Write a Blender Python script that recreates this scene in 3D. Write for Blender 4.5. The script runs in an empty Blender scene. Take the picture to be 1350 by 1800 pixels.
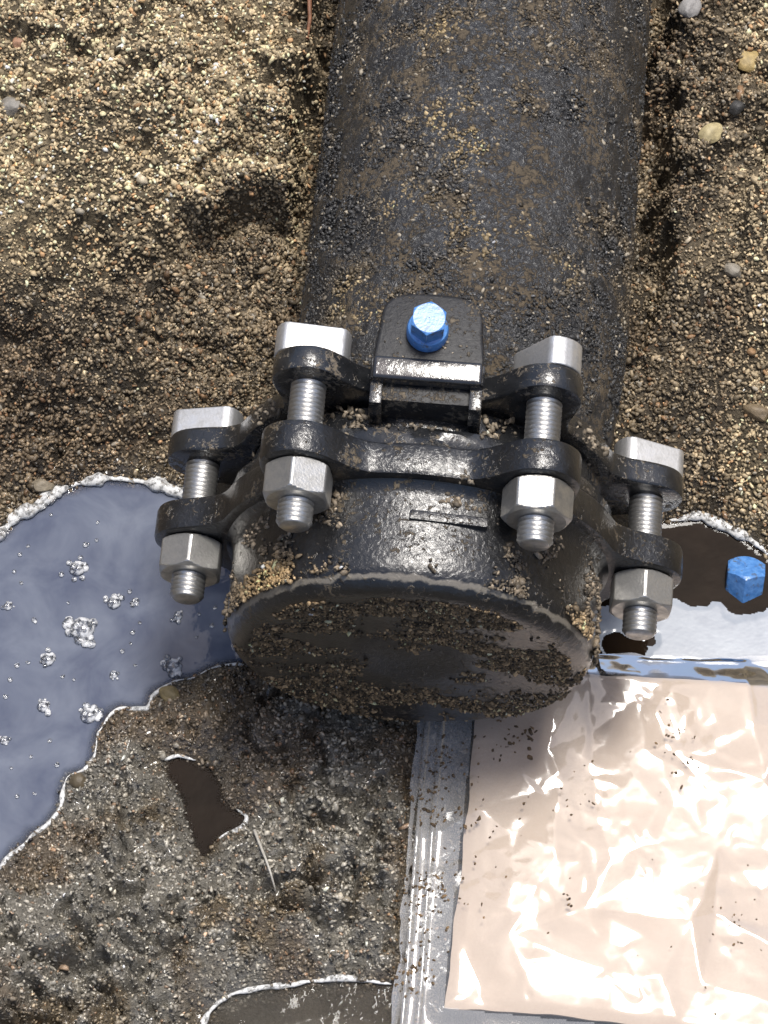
import bpy, bmesh, math, random
import numpy as np
from mathutils import Matrix, Vector

random.seed(7)
RNG = np.random.default_rng(11)
scene = bpy.context.scene
R = math.radians

# ------------------------------------------------------------------ camera
YAW, DEP, DIST, FPX = R(-4.91), R(65.2), 1.6, 5210.0
TARGET = Vector((-0.0201, 0.0277, 0.0))
FWD = Vector((math.cos(DEP) * math.sin(YAW), math.cos(DEP) * math.cos(YAW), -math.sin(DEP)))
RIGHT = Vector((math.cos(YAW), -math.sin(YAW), 0.0))
UP = RIGHT.cross(FWD)
CAM = TARGET - FWD * DIST
cd = bpy.data.cameras.new("camera")
cam = bpy.data.objects.new("camera", cd)
scene.collection.objects.link(cam)
cam.matrix_world = Matrix.Translation(CAM) @ Matrix((RIGHT, UP, -FWD)).transposed().to_4x4()
cd.sensor_fit = 'VERTICAL'
cd.sensor_height = 36.0
cd.lens = FPX / 1800.0 * 36.0
cd.clip_start = 0.02
cd.clip_end = 500.0
scene.camera = cam

# ------------------------------------------------------------------ light
SUN_EL, SUN_AZ = R(76.0), R(27.0)          # azimuth measured from +Y towards +X
world = bpy.data.worlds.new("World")
scene.world = world
world.use_nodes = True
wn = world.node_tree.nodes
bg = wn["Background"]
sky = wn.new("ShaderNodeTexSky")
sky.sky_type = 'NISHITA'
sky.sun_disc = False
sky.sun_elevation = SUN_EL
sky.sun_rotation = SUN_AZ
sky.air_density = 1.0
sky.dust_density = 3.0
world.node_tree.links.new(sky.outputs[0], bg.inputs[0])
bg.inputs[1].default_value = 0.11
sd = bpy.data.lights.new("sun", 'SUN')
sd.energy = 2.4
sd.angle = R(15.0)
sd.color = (1.0, 0.965, 0.91)
sun = bpy.data.objects.new("sun", sd)
scene.collection.objects.link(sun)
sdir = Vector((math.cos(SUN_EL) * math.sin(SUN_AZ), math.cos(SUN_EL) * math.cos(SUN_AZ), math.sin(SUN_EL)))
sun.rotation_euler = sdir.to_track_quat('Z', 'Y').to_euler()
sun.location = sdir * 5
vs = scene.view_settings
vs.view_transform = 'Standard'
vs.look = 'None'
vs.exposure = 0.55
vs.gamma = 1.0
vs.use_curve_mapping = False

# ------------------------------------------------------------------ helpers
def at(px, py, z):
    """a point seen at (px, py) of the 1350x1800 photograph, at the height z"""
    d = FWD * FPX + RIGHT * (px - 675.0) - UP * (py - 900.0)
    t = (z - CAM.z) / d.z
    p = CAM + d * t
    return (p.x, p.y)

def smooth(a, b, x):
    t = np.clip((x - a) / (b - a), 0, 1)
    return t * t * (3 - 2 * t)

_LAT = np.random.default_rng(5).random((256, 256, 8))
def vnoise(x, y, k=0):
    xi = np.floor(x).astype(int); yi = np.floor(y).astype(int)
    fx = x - xi; fy = y - yi
    fx = fx * fx * fx * (fx * (fx * 6 - 15) + 10); fy = fy * fy * fy * (fy * (fy * 6 - 15) + 10)
    L = _LAT[:, :, k % 8]
    a = L[xi & 255, yi & 255]; b = L[(xi + 1) & 255, yi & 255]
    c = L[xi & 255, (yi + 1) & 255]; d = L[(xi + 1) & 255, (yi + 1) & 255]
    return (a * (1 - fx) + b * fx) * (1 - fy) + (c * (1 - fx) + d * fx) * fy
def fbm(x, y, s, octv=4, k=0):
    v = 0; a = 0.5; t = 0
    for i in range(octv):
        ca, sa = math.cos(0.6 * i + k), math.sin(0.6 * i + k)
        v = v + a * vnoise((x * ca - y * sa) / s + 31.7 * i + 7 * k, (x * sa + y * ca) / s + 17.3 * i + 3 * k, k + i)
        t += a; a *= 0.5; s *= 0.5
    return v / t

def sdf(poly, X, Y):
    """signed distance, negative inside"""
    P = np.array(poly); Q = np.roll(P, -1, 0)
    best = np.full(X.shape, 1e9); inside = np.zeros(X.shape, bool)
    for (ax, ay), (bx, by) in zip(P, Q):
        ex, ey = bx - ax, by - ay
        t = np.clip(((X - ax) * ex + (Y - ay) * ey) / (ex * ex + ey * ey + 1e-18), 0, 1)
        best = np.minimum(best, np.hypot(X - ax - t * ex, Y - ay - t * ey))
        if by != ay:
            cr = ((ay > Y) != (by > Y)) & (X < (bx - ax) * (Y - ay) / (by - ay) + ax)
            inside ^= cr
    return np.where(inside, -best, best)

def seg_dist(pts, X, Y):
    best = np.full(np.shape(X), 1e9)
    for (ax, ay), (bx, by) in zip(pts[:-1], pts[1:]):
        ex, ey = bx - ax, by - ay
        t = np.clip(((X - ax) * ex + (Y - ay) * ey) / (ex * ex + ey * ey + 1e-18), 0, 1)
        best = np.minimum(best, np.hypot(X - ax - t * ex, Y - ay - t * ey))
    return best

def resample(poly, step, closed=True):
    P = [Vector((*p, 0)) for p in poly]
    if closed: P.append(P[0])
    out = []
    for a, b in zip(P[:-1], P[1:]):
        n = max(1, int((b - a).length / step))
        for i in range(n):
            q = a.lerp(b, i / n); out.append((q.x, q.y))
    if not closed: out.append((P[-1].x, P[-1].y))
    return out

def np_mesh(name, V, F, smooth_sh=True):
    V = np.asarray(V, np.float32); F = np.asarray(F, np.int32)
    me = bpy.data.meshes.new(name)
    n = F.shape[1]
    me.vertices.add(len(V)); me.vertices.foreach_set("co", V.ravel())
    me.loops.add(F.size); me.loops.foreach_set("vertex_index", F.ravel())
    me.polygons.add(len(F))
    me.polygons.foreach_set("loop_start", np.arange(0, F.size, n, dtype=np.int32))
    me.polygons.foreach_set("loop_total", np.full(len(F), n, np.int32))
    me.polygons.foreach_set("use_smooth", np.full(len(F), smooth_sh))
    me.update(calc_edges=True)
    return me

def put_attr(me, name, arr):
    a = me.attributes.new(name, 'FLOAT_COLOR', 'POINT')
    A = np.ones((len(me.vertices), 4), np.float32); A[:, :arr.shape[1]] = arr
    a.data.foreach_set("color", A.ravel())

def link(name, me, mat=None, parent=None, loc=None, rot=None):
    me.name = name
    o = bpy.data.objects.new(name, me)
    scene.collection.objects.link(o)
    if mat is not None:
        me.materials.clear(); me.materials.append(mat)
    if loc is not None: o.location = loc
    if rot is not None: o.rotation_euler = rot
    if parent is not None:
        o.parent = parent
        if parent.get("_base"):
            o.matrix_parent_inverse = Matrix.Translation(-Vector(parent.location))
    return o

def tag(o, label=None, category=None, group=None, kind=None):
    if label: o["label"] = label
    if category: o["category"] = category
    if group: o["group"] = group
    if kind: o["kind"] = kind
    return o

def grid_faces(nu, nv, closed_u=False):
    f = []
    I = np.arange(nu * nv).reshape(nv, nu)
    if closed_u:
        A = I[:-1]; B = I[1:]
        F = np.stack([A, np.roll(A, -1, 1), np.roll(B, -1, 1), B], -1)
    else:
        F = np.stack([I[:-1, :-1], I[:-1, 1:], I[1:, 1:], I[1:, :-1]], -1)
    return F.reshape(-1, 4)

def lathe(profile, seg=96, rfun=None, a0=0.0, a1=2 * math.pi, sharp=30, smooth_sh=True):
    """profile of (radius, y) swept round the Y axis; rfun(theta, r, i) may reshape the outline"""
    full = abs(a1 - a0 - 2 * math.pi) < 1e-6
    th = np.linspace(a0, a1, seg, endpoint=not full)
    V = []
    for i, (r, y) in enumerate(profile):
        rr = np.full(seg, r) if rfun is None else rfun(th, r, i)
        V.append(np.stack([rr * np.sin(th), np.full(seg, y), rr * np.cos(th)], 1))
    V = np.concatenate(V)
    F = grid_faces(seg, len(profile), full)
    me = np_mesh("lathe", V, F, smooth_sh)
    if sharp: me.set_sharp_from_angle(angle=R(sharp))
    return me

def bm_mesh(bm, name="m", sharp=35):
    bmesh.ops.recalc_face_normals(bm, faces=bm.faces)
    me = bpy.data.meshes.new(name); bm.to_mesh(me); bm.free()
    for p in me.polygons: p.use_smooth = True
    me.set_sharp_from_angle(angle=R(sharp))
    return me

def prism(outline, z0, z1, bevel=0.0, axis='Z', seg=2):
    """outline of (x, y) drawn up from z0 to z1, edges bevelled"""
    bm = bmesh.new()
    def co(p, z): return (p[0], p[1], z) if axis == 'Z' else (p[0], z, p[1])
    bot = [bm.verts.new(co(p, z0)) for p in outline]
    top = [bm.verts.new(co(p, z1)) for p in outline]
    bm.faces.new(bot[::-1]); bm.faces.new(top)
    n = len(outline)
    for i in range(n):
        bm.faces.new((bot[i], bot[(i + 1) % n], top[(i + 1) % n], top[i]))
    bmesh.ops.recalc_face_normals(bm, faces=bm.faces)
    if bevel > 0:
        bmesh.ops.bevel(bm, geom=list(bm.edges), offset=bevel, segments=seg, profile=0.6, affect='EDGES', clamp_overlap=True)
    return bm

# ------------------------------------------------------------------ materials
class NT:
    def __init__(self, name):
        self.m = bpy.data.materials.new(name); self.m.use_nodes = True
        self.t = self.m.node_tree; self.n = self.t.nodes; self.l = self.t.links
        self.p = self.n["Principled BSDF"]; self.out = self.n["Material Output"]
    def node(self, typ, **kw):
        n = self.n.new("ShaderNode" + typ)
        for k, v in kw.items():
            if hasattr(n, k): setattr(n, k, v)
        return n
    def link(self, a, b): self.l.new(a, b)
    def coord(self, out="Object"):
        return self.node("TexCoord").outputs[out]
    def noise(self, scale, detail=4, rough=0.6, vec=None, dist=0.0):
        n = self.node("TexNoise"); n.inputs["Scale"].default_value = scale
        n.inputs["Detail"].default_value = detail; n.inputs["Roughness"].default_value = rough
        n.inputs["Distortion"].default_value = dist
        self.link(vec if vec is not None else self.coord(), n.inputs["Vector"])
        return n.outputs[0]
    def ramp(self, fac, stops):
        r = self.node("ValToRGB"); e = r.color_ramp.elements
        while len(e) < len(stops): e.new(0.5)
        for el, (pos, c) in zip(e, stops):
            el.position = pos; el.color = (*c, 1) if len(c) == 3 else c
        self.link(fac, r.inputs[0]); return r.outputs[0]
    def mix(self, fac, a, b, typ='MIX'):
        m = self.node("MixRGB", blend_type=typ)
        for i, v in ((0, fac), (1, a), (2, b)):
            if hasattr(v, "links") or hasattr(v, "is_linked"): self.link(v, m.inputs[i])
            elif i == 0: m.inputs[0].default_value = v
            else: m.inputs[i].default_value = (*v, 1)
        return m.outputs[0]
    def bump(self, h, strength, dist):
        b = self.node("Bump"); b.inputs["Strength"].default_value = strength; b.inputs["Distance"].default_value = dist
        self.link(h, b.inputs["Height"]); return b
    def set(self, **kw):
        for k, v in kw.items():
            i = self.p.inputs[k.replace("_", " ")]
            if hasattr(v, "is_linked"): self.link(v, i)
            else: i.default_value = (*v, 1) if isinstance(v, tuple) else v
        return self

def g(v): return (v, v, v)

def mat_soil(name, bumpd=0.0012):
    s = NT(name)
    a = s.node("Attribute"); a.attribute_name = "tint"
    n1 = s.noise(420, 4, 0.65); n2 = s.noise(90, 3, 0.6)
    v = s.ramp(n1, [(0.25, g(0.45)), (0.5, g(0.95)), (0.78, g(1.5))])
    c = s.mix(1.0, a.outputs["Color"], v, 'MULTIPLY')
    s.set(Base_Color=c)
    ro = s.node("MapRange"); ro.inputs[1].default_value = 0; ro.inputs[2].default_value = 1
    ro.inputs[3].default_value = 0.85; ro.inputs[4].default_value = 0.22
    s.link(a.outputs["Alpha"], ro.inputs[0])
    s.set(Roughness=ro.outputs[0])
    s.p.inputs["Specular IOR Level"].default_value = 0.45
    pw = s.node("Math", operation='POWER'); s.link(a.outputs["Alpha"], pw.inputs[0]); pw.inputs[1].default_value = 3.0
    cw = s.node("Math", operation='MULTIPLY'); s.link(pw.outputs[0], cw.inputs[0]); s.link(s.ramp(n2, [(0.42, g(0)), (0.6, g(1))]), cw.inputs[1])
    s.set(Coat_Weight=cw.outputs[0]); s.p.inputs["Coat Roughness"].default_value = 0.07
    b = s.bump(n1, 0.9, bumpd); s.link(b.outputs[0], s.p.inputs["Normal"])
    return s.m
M_SOIL = mat_soil("damp_soil", 0.004)
M_GRAIN = mat_soil("sand_grain", 0.0006)

def mat_black_iron(name, dirt=0.5, base=(0.018, 0.019, 0.021), rough=0.34, dirtcol=((0.10, 0.075, 0.045), (0.22, 0.165, 0.10)), bump=0.0009, nscale=1.0, coat=0.0, rimwear=False):
    s = NT(name)
    big = s.noise(38 * nscale, 5, 0.65); fine = s.noise(330 * nscale, 4, 0.7, dist=0.6); mid = s.noise(120 * nscale, 4, 0.6)
    msk = s.node("Math", operation='MULTIPLY_ADD'); s.link(big, msk.inputs[0]); msk.inputs[1].default_value = 0.9; s.link(fine, msk.inputs[2])
    lo = 1.08 - 0.32 * dirt
    m = s.ramp(msk.outputs[0], [(min(lo, .99), g(0)), (min(lo + 0.09, 1.0), g(1))])
    m2 = s.node("Math", operation='MULTIPLY'); m2.inputs[1].default_value = 0.5
    s.link(msk.outputs[0], m2.inputs[0])
    m = s.ramp(m2.outputs[0], [(0.5 * lo, g(0)), (0.5 * lo + 0.05, g(1))])
    dc = s.mix(mid, dirtcol[0], dirtcol[1])
    bc = s.mix(s.ramp(mid, [(0.35, g(0)), (0.7, g(1))]), base, tuple(x * 2.0 for x in base))
    cc = s.mix(m, bc, dc)
    if rimwear:
        sep = s.node("SeparateXYZ"); s.link(s.coord(), sep.inputs[0])
        ad = s.node("Math", operation='MULTIPLY_ADD'); s.link(mid, ad.inputs[0]); ad.inputs[1].default_value = 0.006; s.link(sep.outputs[1], ad.inputs[2])
        df = s.node("Math", operation='ADD'); s.link(ad.outputs[0], df.inputs[0]); df.inputs[1].default_value = 0.0482
        ab = s.node("Math", operation='ABSOLUTE'); s.link(df.outputs[0], ab.inputs[0])
        sc_ = s.node("Math", operation='MULTIPLY'); s.link(ab.outputs[0], sc_.inputs[0]); sc_.inputs[1].default_value = 300.0
        w_ = s.ramp(sc_.outputs[0], [(0.25, g(0.8)), (0.55, g(0))])
        cx = s.node("CombineXYZ"); s.link(sep.outputs[0], cx.inputs[0]); s.link(sep.outputs[2], cx.inputs[2])
        ln = s.node("VectorMath", operation='LENGTH'); s.link(cx.outputs[0], ln.inputs[0])
        gt = s.node("Math", operation='GREATER_THAN'); s.link(ln.outputs["Value"], gt.inputs[0]); gt.inputs[1].default_value = 0.075
        wm = s.node("Math", operation='MULTIPLY'); s.link(w_, wm.inputs[0]); s.link(gt.outputs[0], wm.inputs[1])
        cc = s.mix(wm.outputs[0], cc, (0.23, 0.205, 0.165))
    s.set(Base_Color=cc)
    ro = s.ramp(m, [(0, g(rough)), (1, g(0.8))])
    s.set(Roughness=ro)
    h = s.node("Math", operation='ADD'); s.link(fine, h.inputs[0]); s.link(m, h.inputs[1])
    b = s.bump(h.outputs[0], 0.55, bump); s.link(b.outputs[0], s.p.inputs["Normal"])
    s.p.inputs["Specular IOR Level"].default_value = 0.45
    s.p.inputs["Coat Roughness"].default_value = 0.13
    if coat > 0:
        s.set(Coat_Weight=s.ramp(m, [(0, g(coat)), (1, g(0.0))]))
        b2 = s.bump(mid, 0.35, 0.0016); s.link(b.outputs[0], b2.inputs["Normal"]); s.link(b2.outputs[0], s.p.inputs["Coat Normal"])
    return s.m
M_PIPE = mat_black_iron("weathered_black_pipe", 0.36, (0.017, 0.0173, 0.0185), 0.33, ((0.05, 0.041, 0.029), (0.15, 0.112, 0.068)), 0.0036, 1.0, 0.3)
M_CAP = mat_black_iron("black_cast_cap", 0.10, (0.007, 0.0071, 0.0076), 0.32, ((0.06, 0.048, 0.032), (0.18, 0.14, 0.09)), 0.0008, 1.0, 0.8, True)
M_GLAND = mat_black_iron("black_painted_gland", 0.12, (0.011, 0.0115, 0.0125), 0.26, ((0.1, 0.08, 0.055), (0.26, 0.21, 0.15)), 0.0004, 1.0, 0.8)
M_PLATE = mat_black_iron("dull_black_paint", 0.16, (0.008, 0.008, 0.009), 0.5, ((0.08, 0.065, 0.045), (0.2, 0.16, 0.11)), 0.0006)
M_LIP = mat_black_iron("wet_black_paint", -0.2, (0.012, 0.012, 0.013), 0.14, ((0.1, 0.08, 0.055), (0.2, 0.16, 0.1)), 0.0001, 1.0, 1.0)
def mat_rubber():
    s = NT("black_rubber"); s.set(Base_Color=(0.012, 0.012, 0.012), Roughness=0.5); return s.m
M_RUBBER = mat_rubber()
def mat_steel(name, col=(0.56, 0.555, 0.54), rough=0.36):
    s = NT(name)
    n = s.noise(160, 4, 0.6); n2 = s.noise(900, 2, 0.5)
    s.set(Base_Color=s.ramp(n, [(0.3, tuple(c * 0.62 for c in col)), (0.6, col), (0.85, tuple(min(1, c * 1.15) for c in col))]), Metallic=0.88)
    s.set(Roughness=s.ramp(n, [(0.3, g(rough + 0.14)), (0.7, g(rough - 0.06))]))
    b = s.bump(n2, 0.25, 0.0004); s.link(b.outputs[0], s.p.inputs["Normal"])
    return s.m
M_STEEL = mat_steel("zinc_steel", (0.5, 0.495, 0.48), 0.36)
M_HEAD = mat_steel("bright_steel", (0.78, 0.775, 0.76), 0.46)
M_NUT = mat_steel("nut_steel", (0.56, 0.55, 0.52), 0.38)
def mat_blue():
    s = NT("blue_coating"); n = s.noise(300, 3, 0.6)
    s.set(Base_Color=s.mix(s.ramp(s.noise(170, 5, 0.7), [(0.55, g(0)), (0.66, g(0.9))]), s.ramp(n, [(0.3, (0.045, 0.17, 0.46)), (0.7, (0.13, 0.32, 0.68))]), (0.10, 0.09, 0.07)), Roughness=0.3)
    b = s.bump(n, 0.3, 0.0006); s.link(b.outputs[0], s.p.inputs["Normal"])
    return s.m
M_BLUE = mat_blue()
def mat_water(name, c1, c2, alpha=1.0, spec=0.5, rough=0.03):
    s = NT(name)
    n = s.noise(26, 4, 0.6, dist=0.5); n2 = s.noise(140, 3, 0.5)
    s.set(Base_Color=s.mix(s.ramp(n, [(0.36, g(0)), (0.66, g(1))]), c1, c2), Roughness=rough, IOR=1.33)
    s.p.inputs["Specular IOR Level"].default_value = spec
    at_ = s.node("Attribute"); at_.attribute_name = "depth"
    s.set(Alpha=s.ramp(at_.outputs["Fac"], [(0.0, g(0.12)), (1.0, g(alpha))]))
    b = s.bump(n2, 0.12, 0.0012); s.link(b.outputs[0], s.p.inputs["Normal"])
    return s.m
M_WBLUE = mat_water("sky_painted_murky_water", (0.078, 0.093, 0.140), (0.146, 0.166, 0.214), 1.0)  # blue of the reflected sky is put into the water colour
M_WBROWN = mat_water("dark_brown_water", (0.010, 0.0065, 0.004), (0.017, 0.011, 0.007), 0.99, 0.22)
M_WCLEAR = mat_water("shallow_clear_water", (0.045, 0.040, 0.032), (0.08, 0.072, 0.058), 0.6, 0.3)
def mat_foam(name, col=(0.70, 0.70, 0.68), alpha=0.72):
    s = NT(name); n = s.noise(500, 3, 0.6)
    s.set(Base_Color=s.mix(n, tuple(c * 0.6 for c in col), col), Roughness=0.10)
    s.set(Alpha=s.ramp(s.noise(330, 3, 0.6), [(0.38, g(alpha * 0.25)), (0.56, g(min(1, alpha * 1.25)))]))
    b = s.bump(n, 0.4, 0.0006); s.link(b.outputs[0], s.p.inputs["Normal"])
    return s.m
def mat_bubble():
    s = NT("froth_bubble"); n = s.noise(420, 3, 0.6)
    s.set(Base_Color=s.mix(n, (0.55, 0.57, 0.60), (0.95, 0.95, 0.95)), Roughness=0.06, IOR=1.30)
    s.set(Transmission_Weight=s.ramp(s.noise(260, 3, 0.6), [(0.44, g(0.95)), (0.62, g(0.15))]))
    s.p.inputs["Coat Weight"].default_value = 0.6; s.p.inputs["Coat Roughness"].default_value = 0.04
    return s.m
M_FOAM = mat_bubble()
M_RIM = mat_foam("wet_foam_rim", (0.85, 0.85, 0.83), 0.95)
def mat_sky_sheet():
    s = NT("painted_sky_reflection"); n = s.noise(55, 5, 0.65, dist=0.8); n2 = s.noise(300, 3, 0.6)
    s.set(Base_Color=s.ramp(n, [(0.3, (0.27, 0.30, 0.35)), (0.7, (0.36, 0.395, 0.44))]), Roughness=0.12)
    b = s.bump(n2, 0.05, 0.0006); s.link(b.outputs[0], s.p.inputs["Normal"])
    return s.m
M_SKY_SHEET = mat_sky_sheet()  # pale sky reflection put into the base colour
def mat_card():
    s = NT("tan_cardboard"); n = s.noise(30, 4, 0.6); n2 = s.noise(700, 3, 0.6)
    c = s.mix(n, (0.55, 0.43, 0.33), (0.63, 0.52, 0.42))
    s.set(Base_Color=s.mix(0.12, c, n2, 'OVERLAY'), Roughness=0.75)
    b = s.bump(n2, 0.15, 0.0005); s.link(b.outputs[0], s.p.inputs["Normal"])
    return s.m
M_CARD = mat_card()
def mat_film(haze=0.10):
    s = NT("clear_plastic_film"); s.n.remove(s.p)
    fr = s.node("Fresnel"); fr.inputs[0].default_value = 1.5
    k = s.node("Math", operation='MULTIPLY'); k.inputs[1].default_value = 2.2; k.use_clamp = True
    s.link(fr.outputs[0], k.inputs[0])
    tr = s.node("BsdfTransparent"); tr.inputs[0].default_value = (0.97, 0.97, 0.97, 1)
    gl = s.node("BsdfGlossy"); gl.inputs["Roughness"].default_value = 0.09
    df = s.node("BsdfDiffuse"); df.inputs[0].default_value = (0.8, 0.8, 0.8, 1)
    m0 = s.node("MixShader"); m0.inputs[0].default_value = haze
    s.link(tr.outputs[0], m0.inputs[1]); s.link(df.outputs[0], m0.inputs[2])
    m1 = s.node("MixShader"); s.link(k.outputs[0], m1.inputs[0]); s.link(m0.outputs[0], m1.inputs[1]); s.link(gl.outputs[0], m1.inputs[2])
    n2 = s.noise(60, 2, 0.5); b = s.bump(n2, 0.25, 0.0012)
    s.link(b.outputs[0], gl.inputs["Normal"])
    s.link(m1.outputs[0], s.out.inputs[0])
    return s.m
M_FILM = mat_film(0.08)
M_FILM2 = mat_film(0.30)
def mat_stone(name, c):
    s = NT(name); n = s.noise(150, 5, 0.65)
    s.set(Base_Color=s.ramp(n, [(0.25, tuple(x * 0.45 for x in c)), (0.55, c), (0.8, tuple(min(1, x * 1.35) for x in c))]), Roughness=0.55)
    b = s.bump(n, 0.5, 0.002); s.link(b.outputs[0], s.p.inputs["Normal"])
    return s.m

# ------------------------------------------------------------------ the ground
W = -0.118                                    # water level in the pit
def poly(pts, z=W): return [at(x, y, z) for x, y in pts]
P_BLUE = poly([(-260, 1010), (-90, 975), (0, 938), (35, 905), (70, 888), (110, 862), (150, 848), (190, 838), (235, 845), (265, 852), (300, 862), (350, 880), (430, 900), (520, 980), (560, 1080), (500, 1150),
               (430, 1172), (380, 1180), (335, 1192), (290, 1205), (268, 1222), (262, 1250), (232, 1252), (212, 1247), (190, 1256), (170, 1290), (164, 1330), (150, 1352), (122, 1362), (112, 1395), (108, 1425), (85, 1450), (55, 1468), (0, 1525), (-120, 1600), (-300, 1650)])
P_RIGHT = poly([(980, 960), (1100, 925), (1190, 914), (1235, 910), (1268, 922), (1300, 940), (1335, 962), (1375, 992), (1460, 1040), (1560, 1080), (1560, 1200), (1300, 1205), (1120, 1195), (1000, 1150), (940, 1050)])
P_SMALL = poly([(285, 1337), (315, 1328), (345, 1336), (372, 1352), (388, 1378), (392, 1405), (408, 1422), (436, 1436), (420, 1458), (398, 1468), (380, 1478), (370, 1500), (355, 1510), (340, 1488), (330, 1455), (322, 1425), (312, 1392), (296, 1365)])
P_LOW = poly([(345, 1815), (362, 1785), (390, 1760), (430, 1742), (480, 1733), (530, 1726), (600, 1720), (650, 1724), (690, 1728), (705, 1760), (715, 1900), (300, 1900)])
POOLS = [P_BLUE, P_RIGHT, P_SMALL, P_LOW]
LEDGE = [at(x, y, -0.05) for x, y in ((-150, 470), (0, 455), (150, 440), (260, 410), (345, 372), (400, 345), (455, 338), (520, 372), (560, 420))]
LEDGE_POLY = LEDGE + [at(560, -300, -0.05), at(-400, -300, -0.05)]
BAG_PX = [(744, 1142), (1540, 1158), (1540, 1880), (686, 1842)]
BAG = [at(x, y, -0.112) for x, y in BAG_PX]
CARD2 = [at(x, y, -0.109) for x, y in ((848, 1172), (1500, 1206), (1490, 1838), (786, 1766))]

def height(X, Y, fine=True):
    n1 = fbm(X, Y, 0.075, 4, 1) - 0.5; n2 = fbm(X, Y, 0.022, 3, 2) - 0.5; n3 = fbm(X, Y, 0.008, 2, 3) - 0.5
    yb = Y + 0.05 * n1
    left = smooth(0.06, 0.30, yb); right = smooth(0.02, 0.20, yb)
    side = smooth(-0.05, 0.09, X)
    h = W + 0.010 + (left * 0.055) * (1 - side) + right * 0.075 * side
    h = h + 0.012 * smooth(-0.06, -0.24, Y) * smooth(-0.02, -0.15, X)          # hump at the lower left
    cl = np.abs(2 * fbm(X, Y, 0.060, 3, 4) - 1); c2 = np.abs(2 * fbm(X, Y, 0.024, 3, 6) - 1)
    h = h + 0.024 * n1 + 0.012 * n2 + 0.006 * n3 + (0.022 + 0.034 * smooth(0.02, -0.08, Y)) * np.minimum(cl, 0.32) + 0.022 * np.minimum(c2, 0.30) - 0.010
    mm = mud_mask(X, Y); c3 = np.abs(2 * fbm(X, Y, 0.013, 3, 7) - 1)
    h = h + mm * (0.050 * np.minimum(c3, 0.30) + 0.030 * np.minimum(c2, 0.30) - 0.008 + 0.022 * (fbm(X, Y, 0.03, 3, 0) - 0.5) - 0.003)
    tt = fbm(X, Y, 0.10, 4, 3) * 6.0 + Y * 9.0; fr = tt - np.floor(tt)
    h = h + 0.011 * (smooth(0.78, 0.98, fr) - fr)                                 # broken little ledges
    d = sdf(LEDGE_POLY, X, Y) + 0.022 * n2 + 0.010 * n1
    sharp = smooth(0.060, 0.030, np.abs(X + 0.108))
    h = h + 0.040 * (sharp * smooth(0.005, -0.004, d) + (1 - sharp) * smooth(0.04, -0.05, d)) - 0.008 * np.exp(-((d - 0.006) / 0.010) ** 2) * smooth(0.02, -0.03, np.abs(X + 0.108) - 0.03)
    h = h - 0.036 * np.exp(-((X - 0.132) / 0.040) ** 2 - ((Y - 0.112 + 0.02 * n2) / 0.016) ** 2)   # hollow by the pipe
    ap = np.abs(X - 0.014) + 0.035 * n2
    h = h + (np.minimum(h, -0.078) - h) * smooth(0.114, 0.098, ap) * smooth(0.03, 0.06, Y)      # groove washed out along the pipe
    # the pit under the cap and bag
    h = np.minimum(h, W + 0.012 + 4.0 * np.maximum(0, np.abs(X) - 0.15) + 6 * np.maximum(0, np.abs(Y + 0.0) - 0.10) + 0.3 * np.maximum(0, Y))
    db = sdf(BAG, X, Y)
    h = h + (np.minimum(h, W - 0.003 + 0.002 * n2) - h) * smooth(0.012, -0.004, db)
    floor_ = W + 0.0025 + 0.22 * (h - W - 0.0025)                                # lumps never dip under the water table
    h = np.where((db > 0.01) & (h < W + 0.0025) & (Y < 0.03) & (X < 0.05), np.maximum(floor_, W + 0.0008), h)
    # shores
    wob = 0.0045 * n2 + 0.0040 * n3
    for i, P in enumerate(POOLS):
        q = sdf(P, X, Y) + wob * (0.8 if i < 2 else 0.6)
        shore = W + np.where(q > 0, 0.0006 + 0.55 * q, np.maximum(0.9 * q, -0.014))
        h = np.minimum(h, shore + 0.0 * X) if True else h
        h = np.where((q > 0) & (q < 0.012), np.maximum(h, W + 0.0012 + 0.12 * q), h)
    # trench banks far outside the picture
    far = np.maximum(np.abs(X) - 0.42 + 0.06 * n1, 0)
    fy = np.maximum(np.maximum(Y - 1.3, -Y - 1.5), 0)
    h = h + 0.62 * smooth(0, 0.38, far) + 0.62 * smooth(0, 0.5, fy) * (1 - smooth(0, 0.38, far))
    return h

def mud_mask(X, Y):
    return smooth(0.035, -0.035, Y + 0.10 * (fbm(X, Y, 0.05, 3, 6) - 0.5)) * smooth(0.10, 0.04, X)

def pools_q(X, Y):
    return np.minimum.reduce([sdf(P, X, Y) for P in POOLS])

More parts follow.
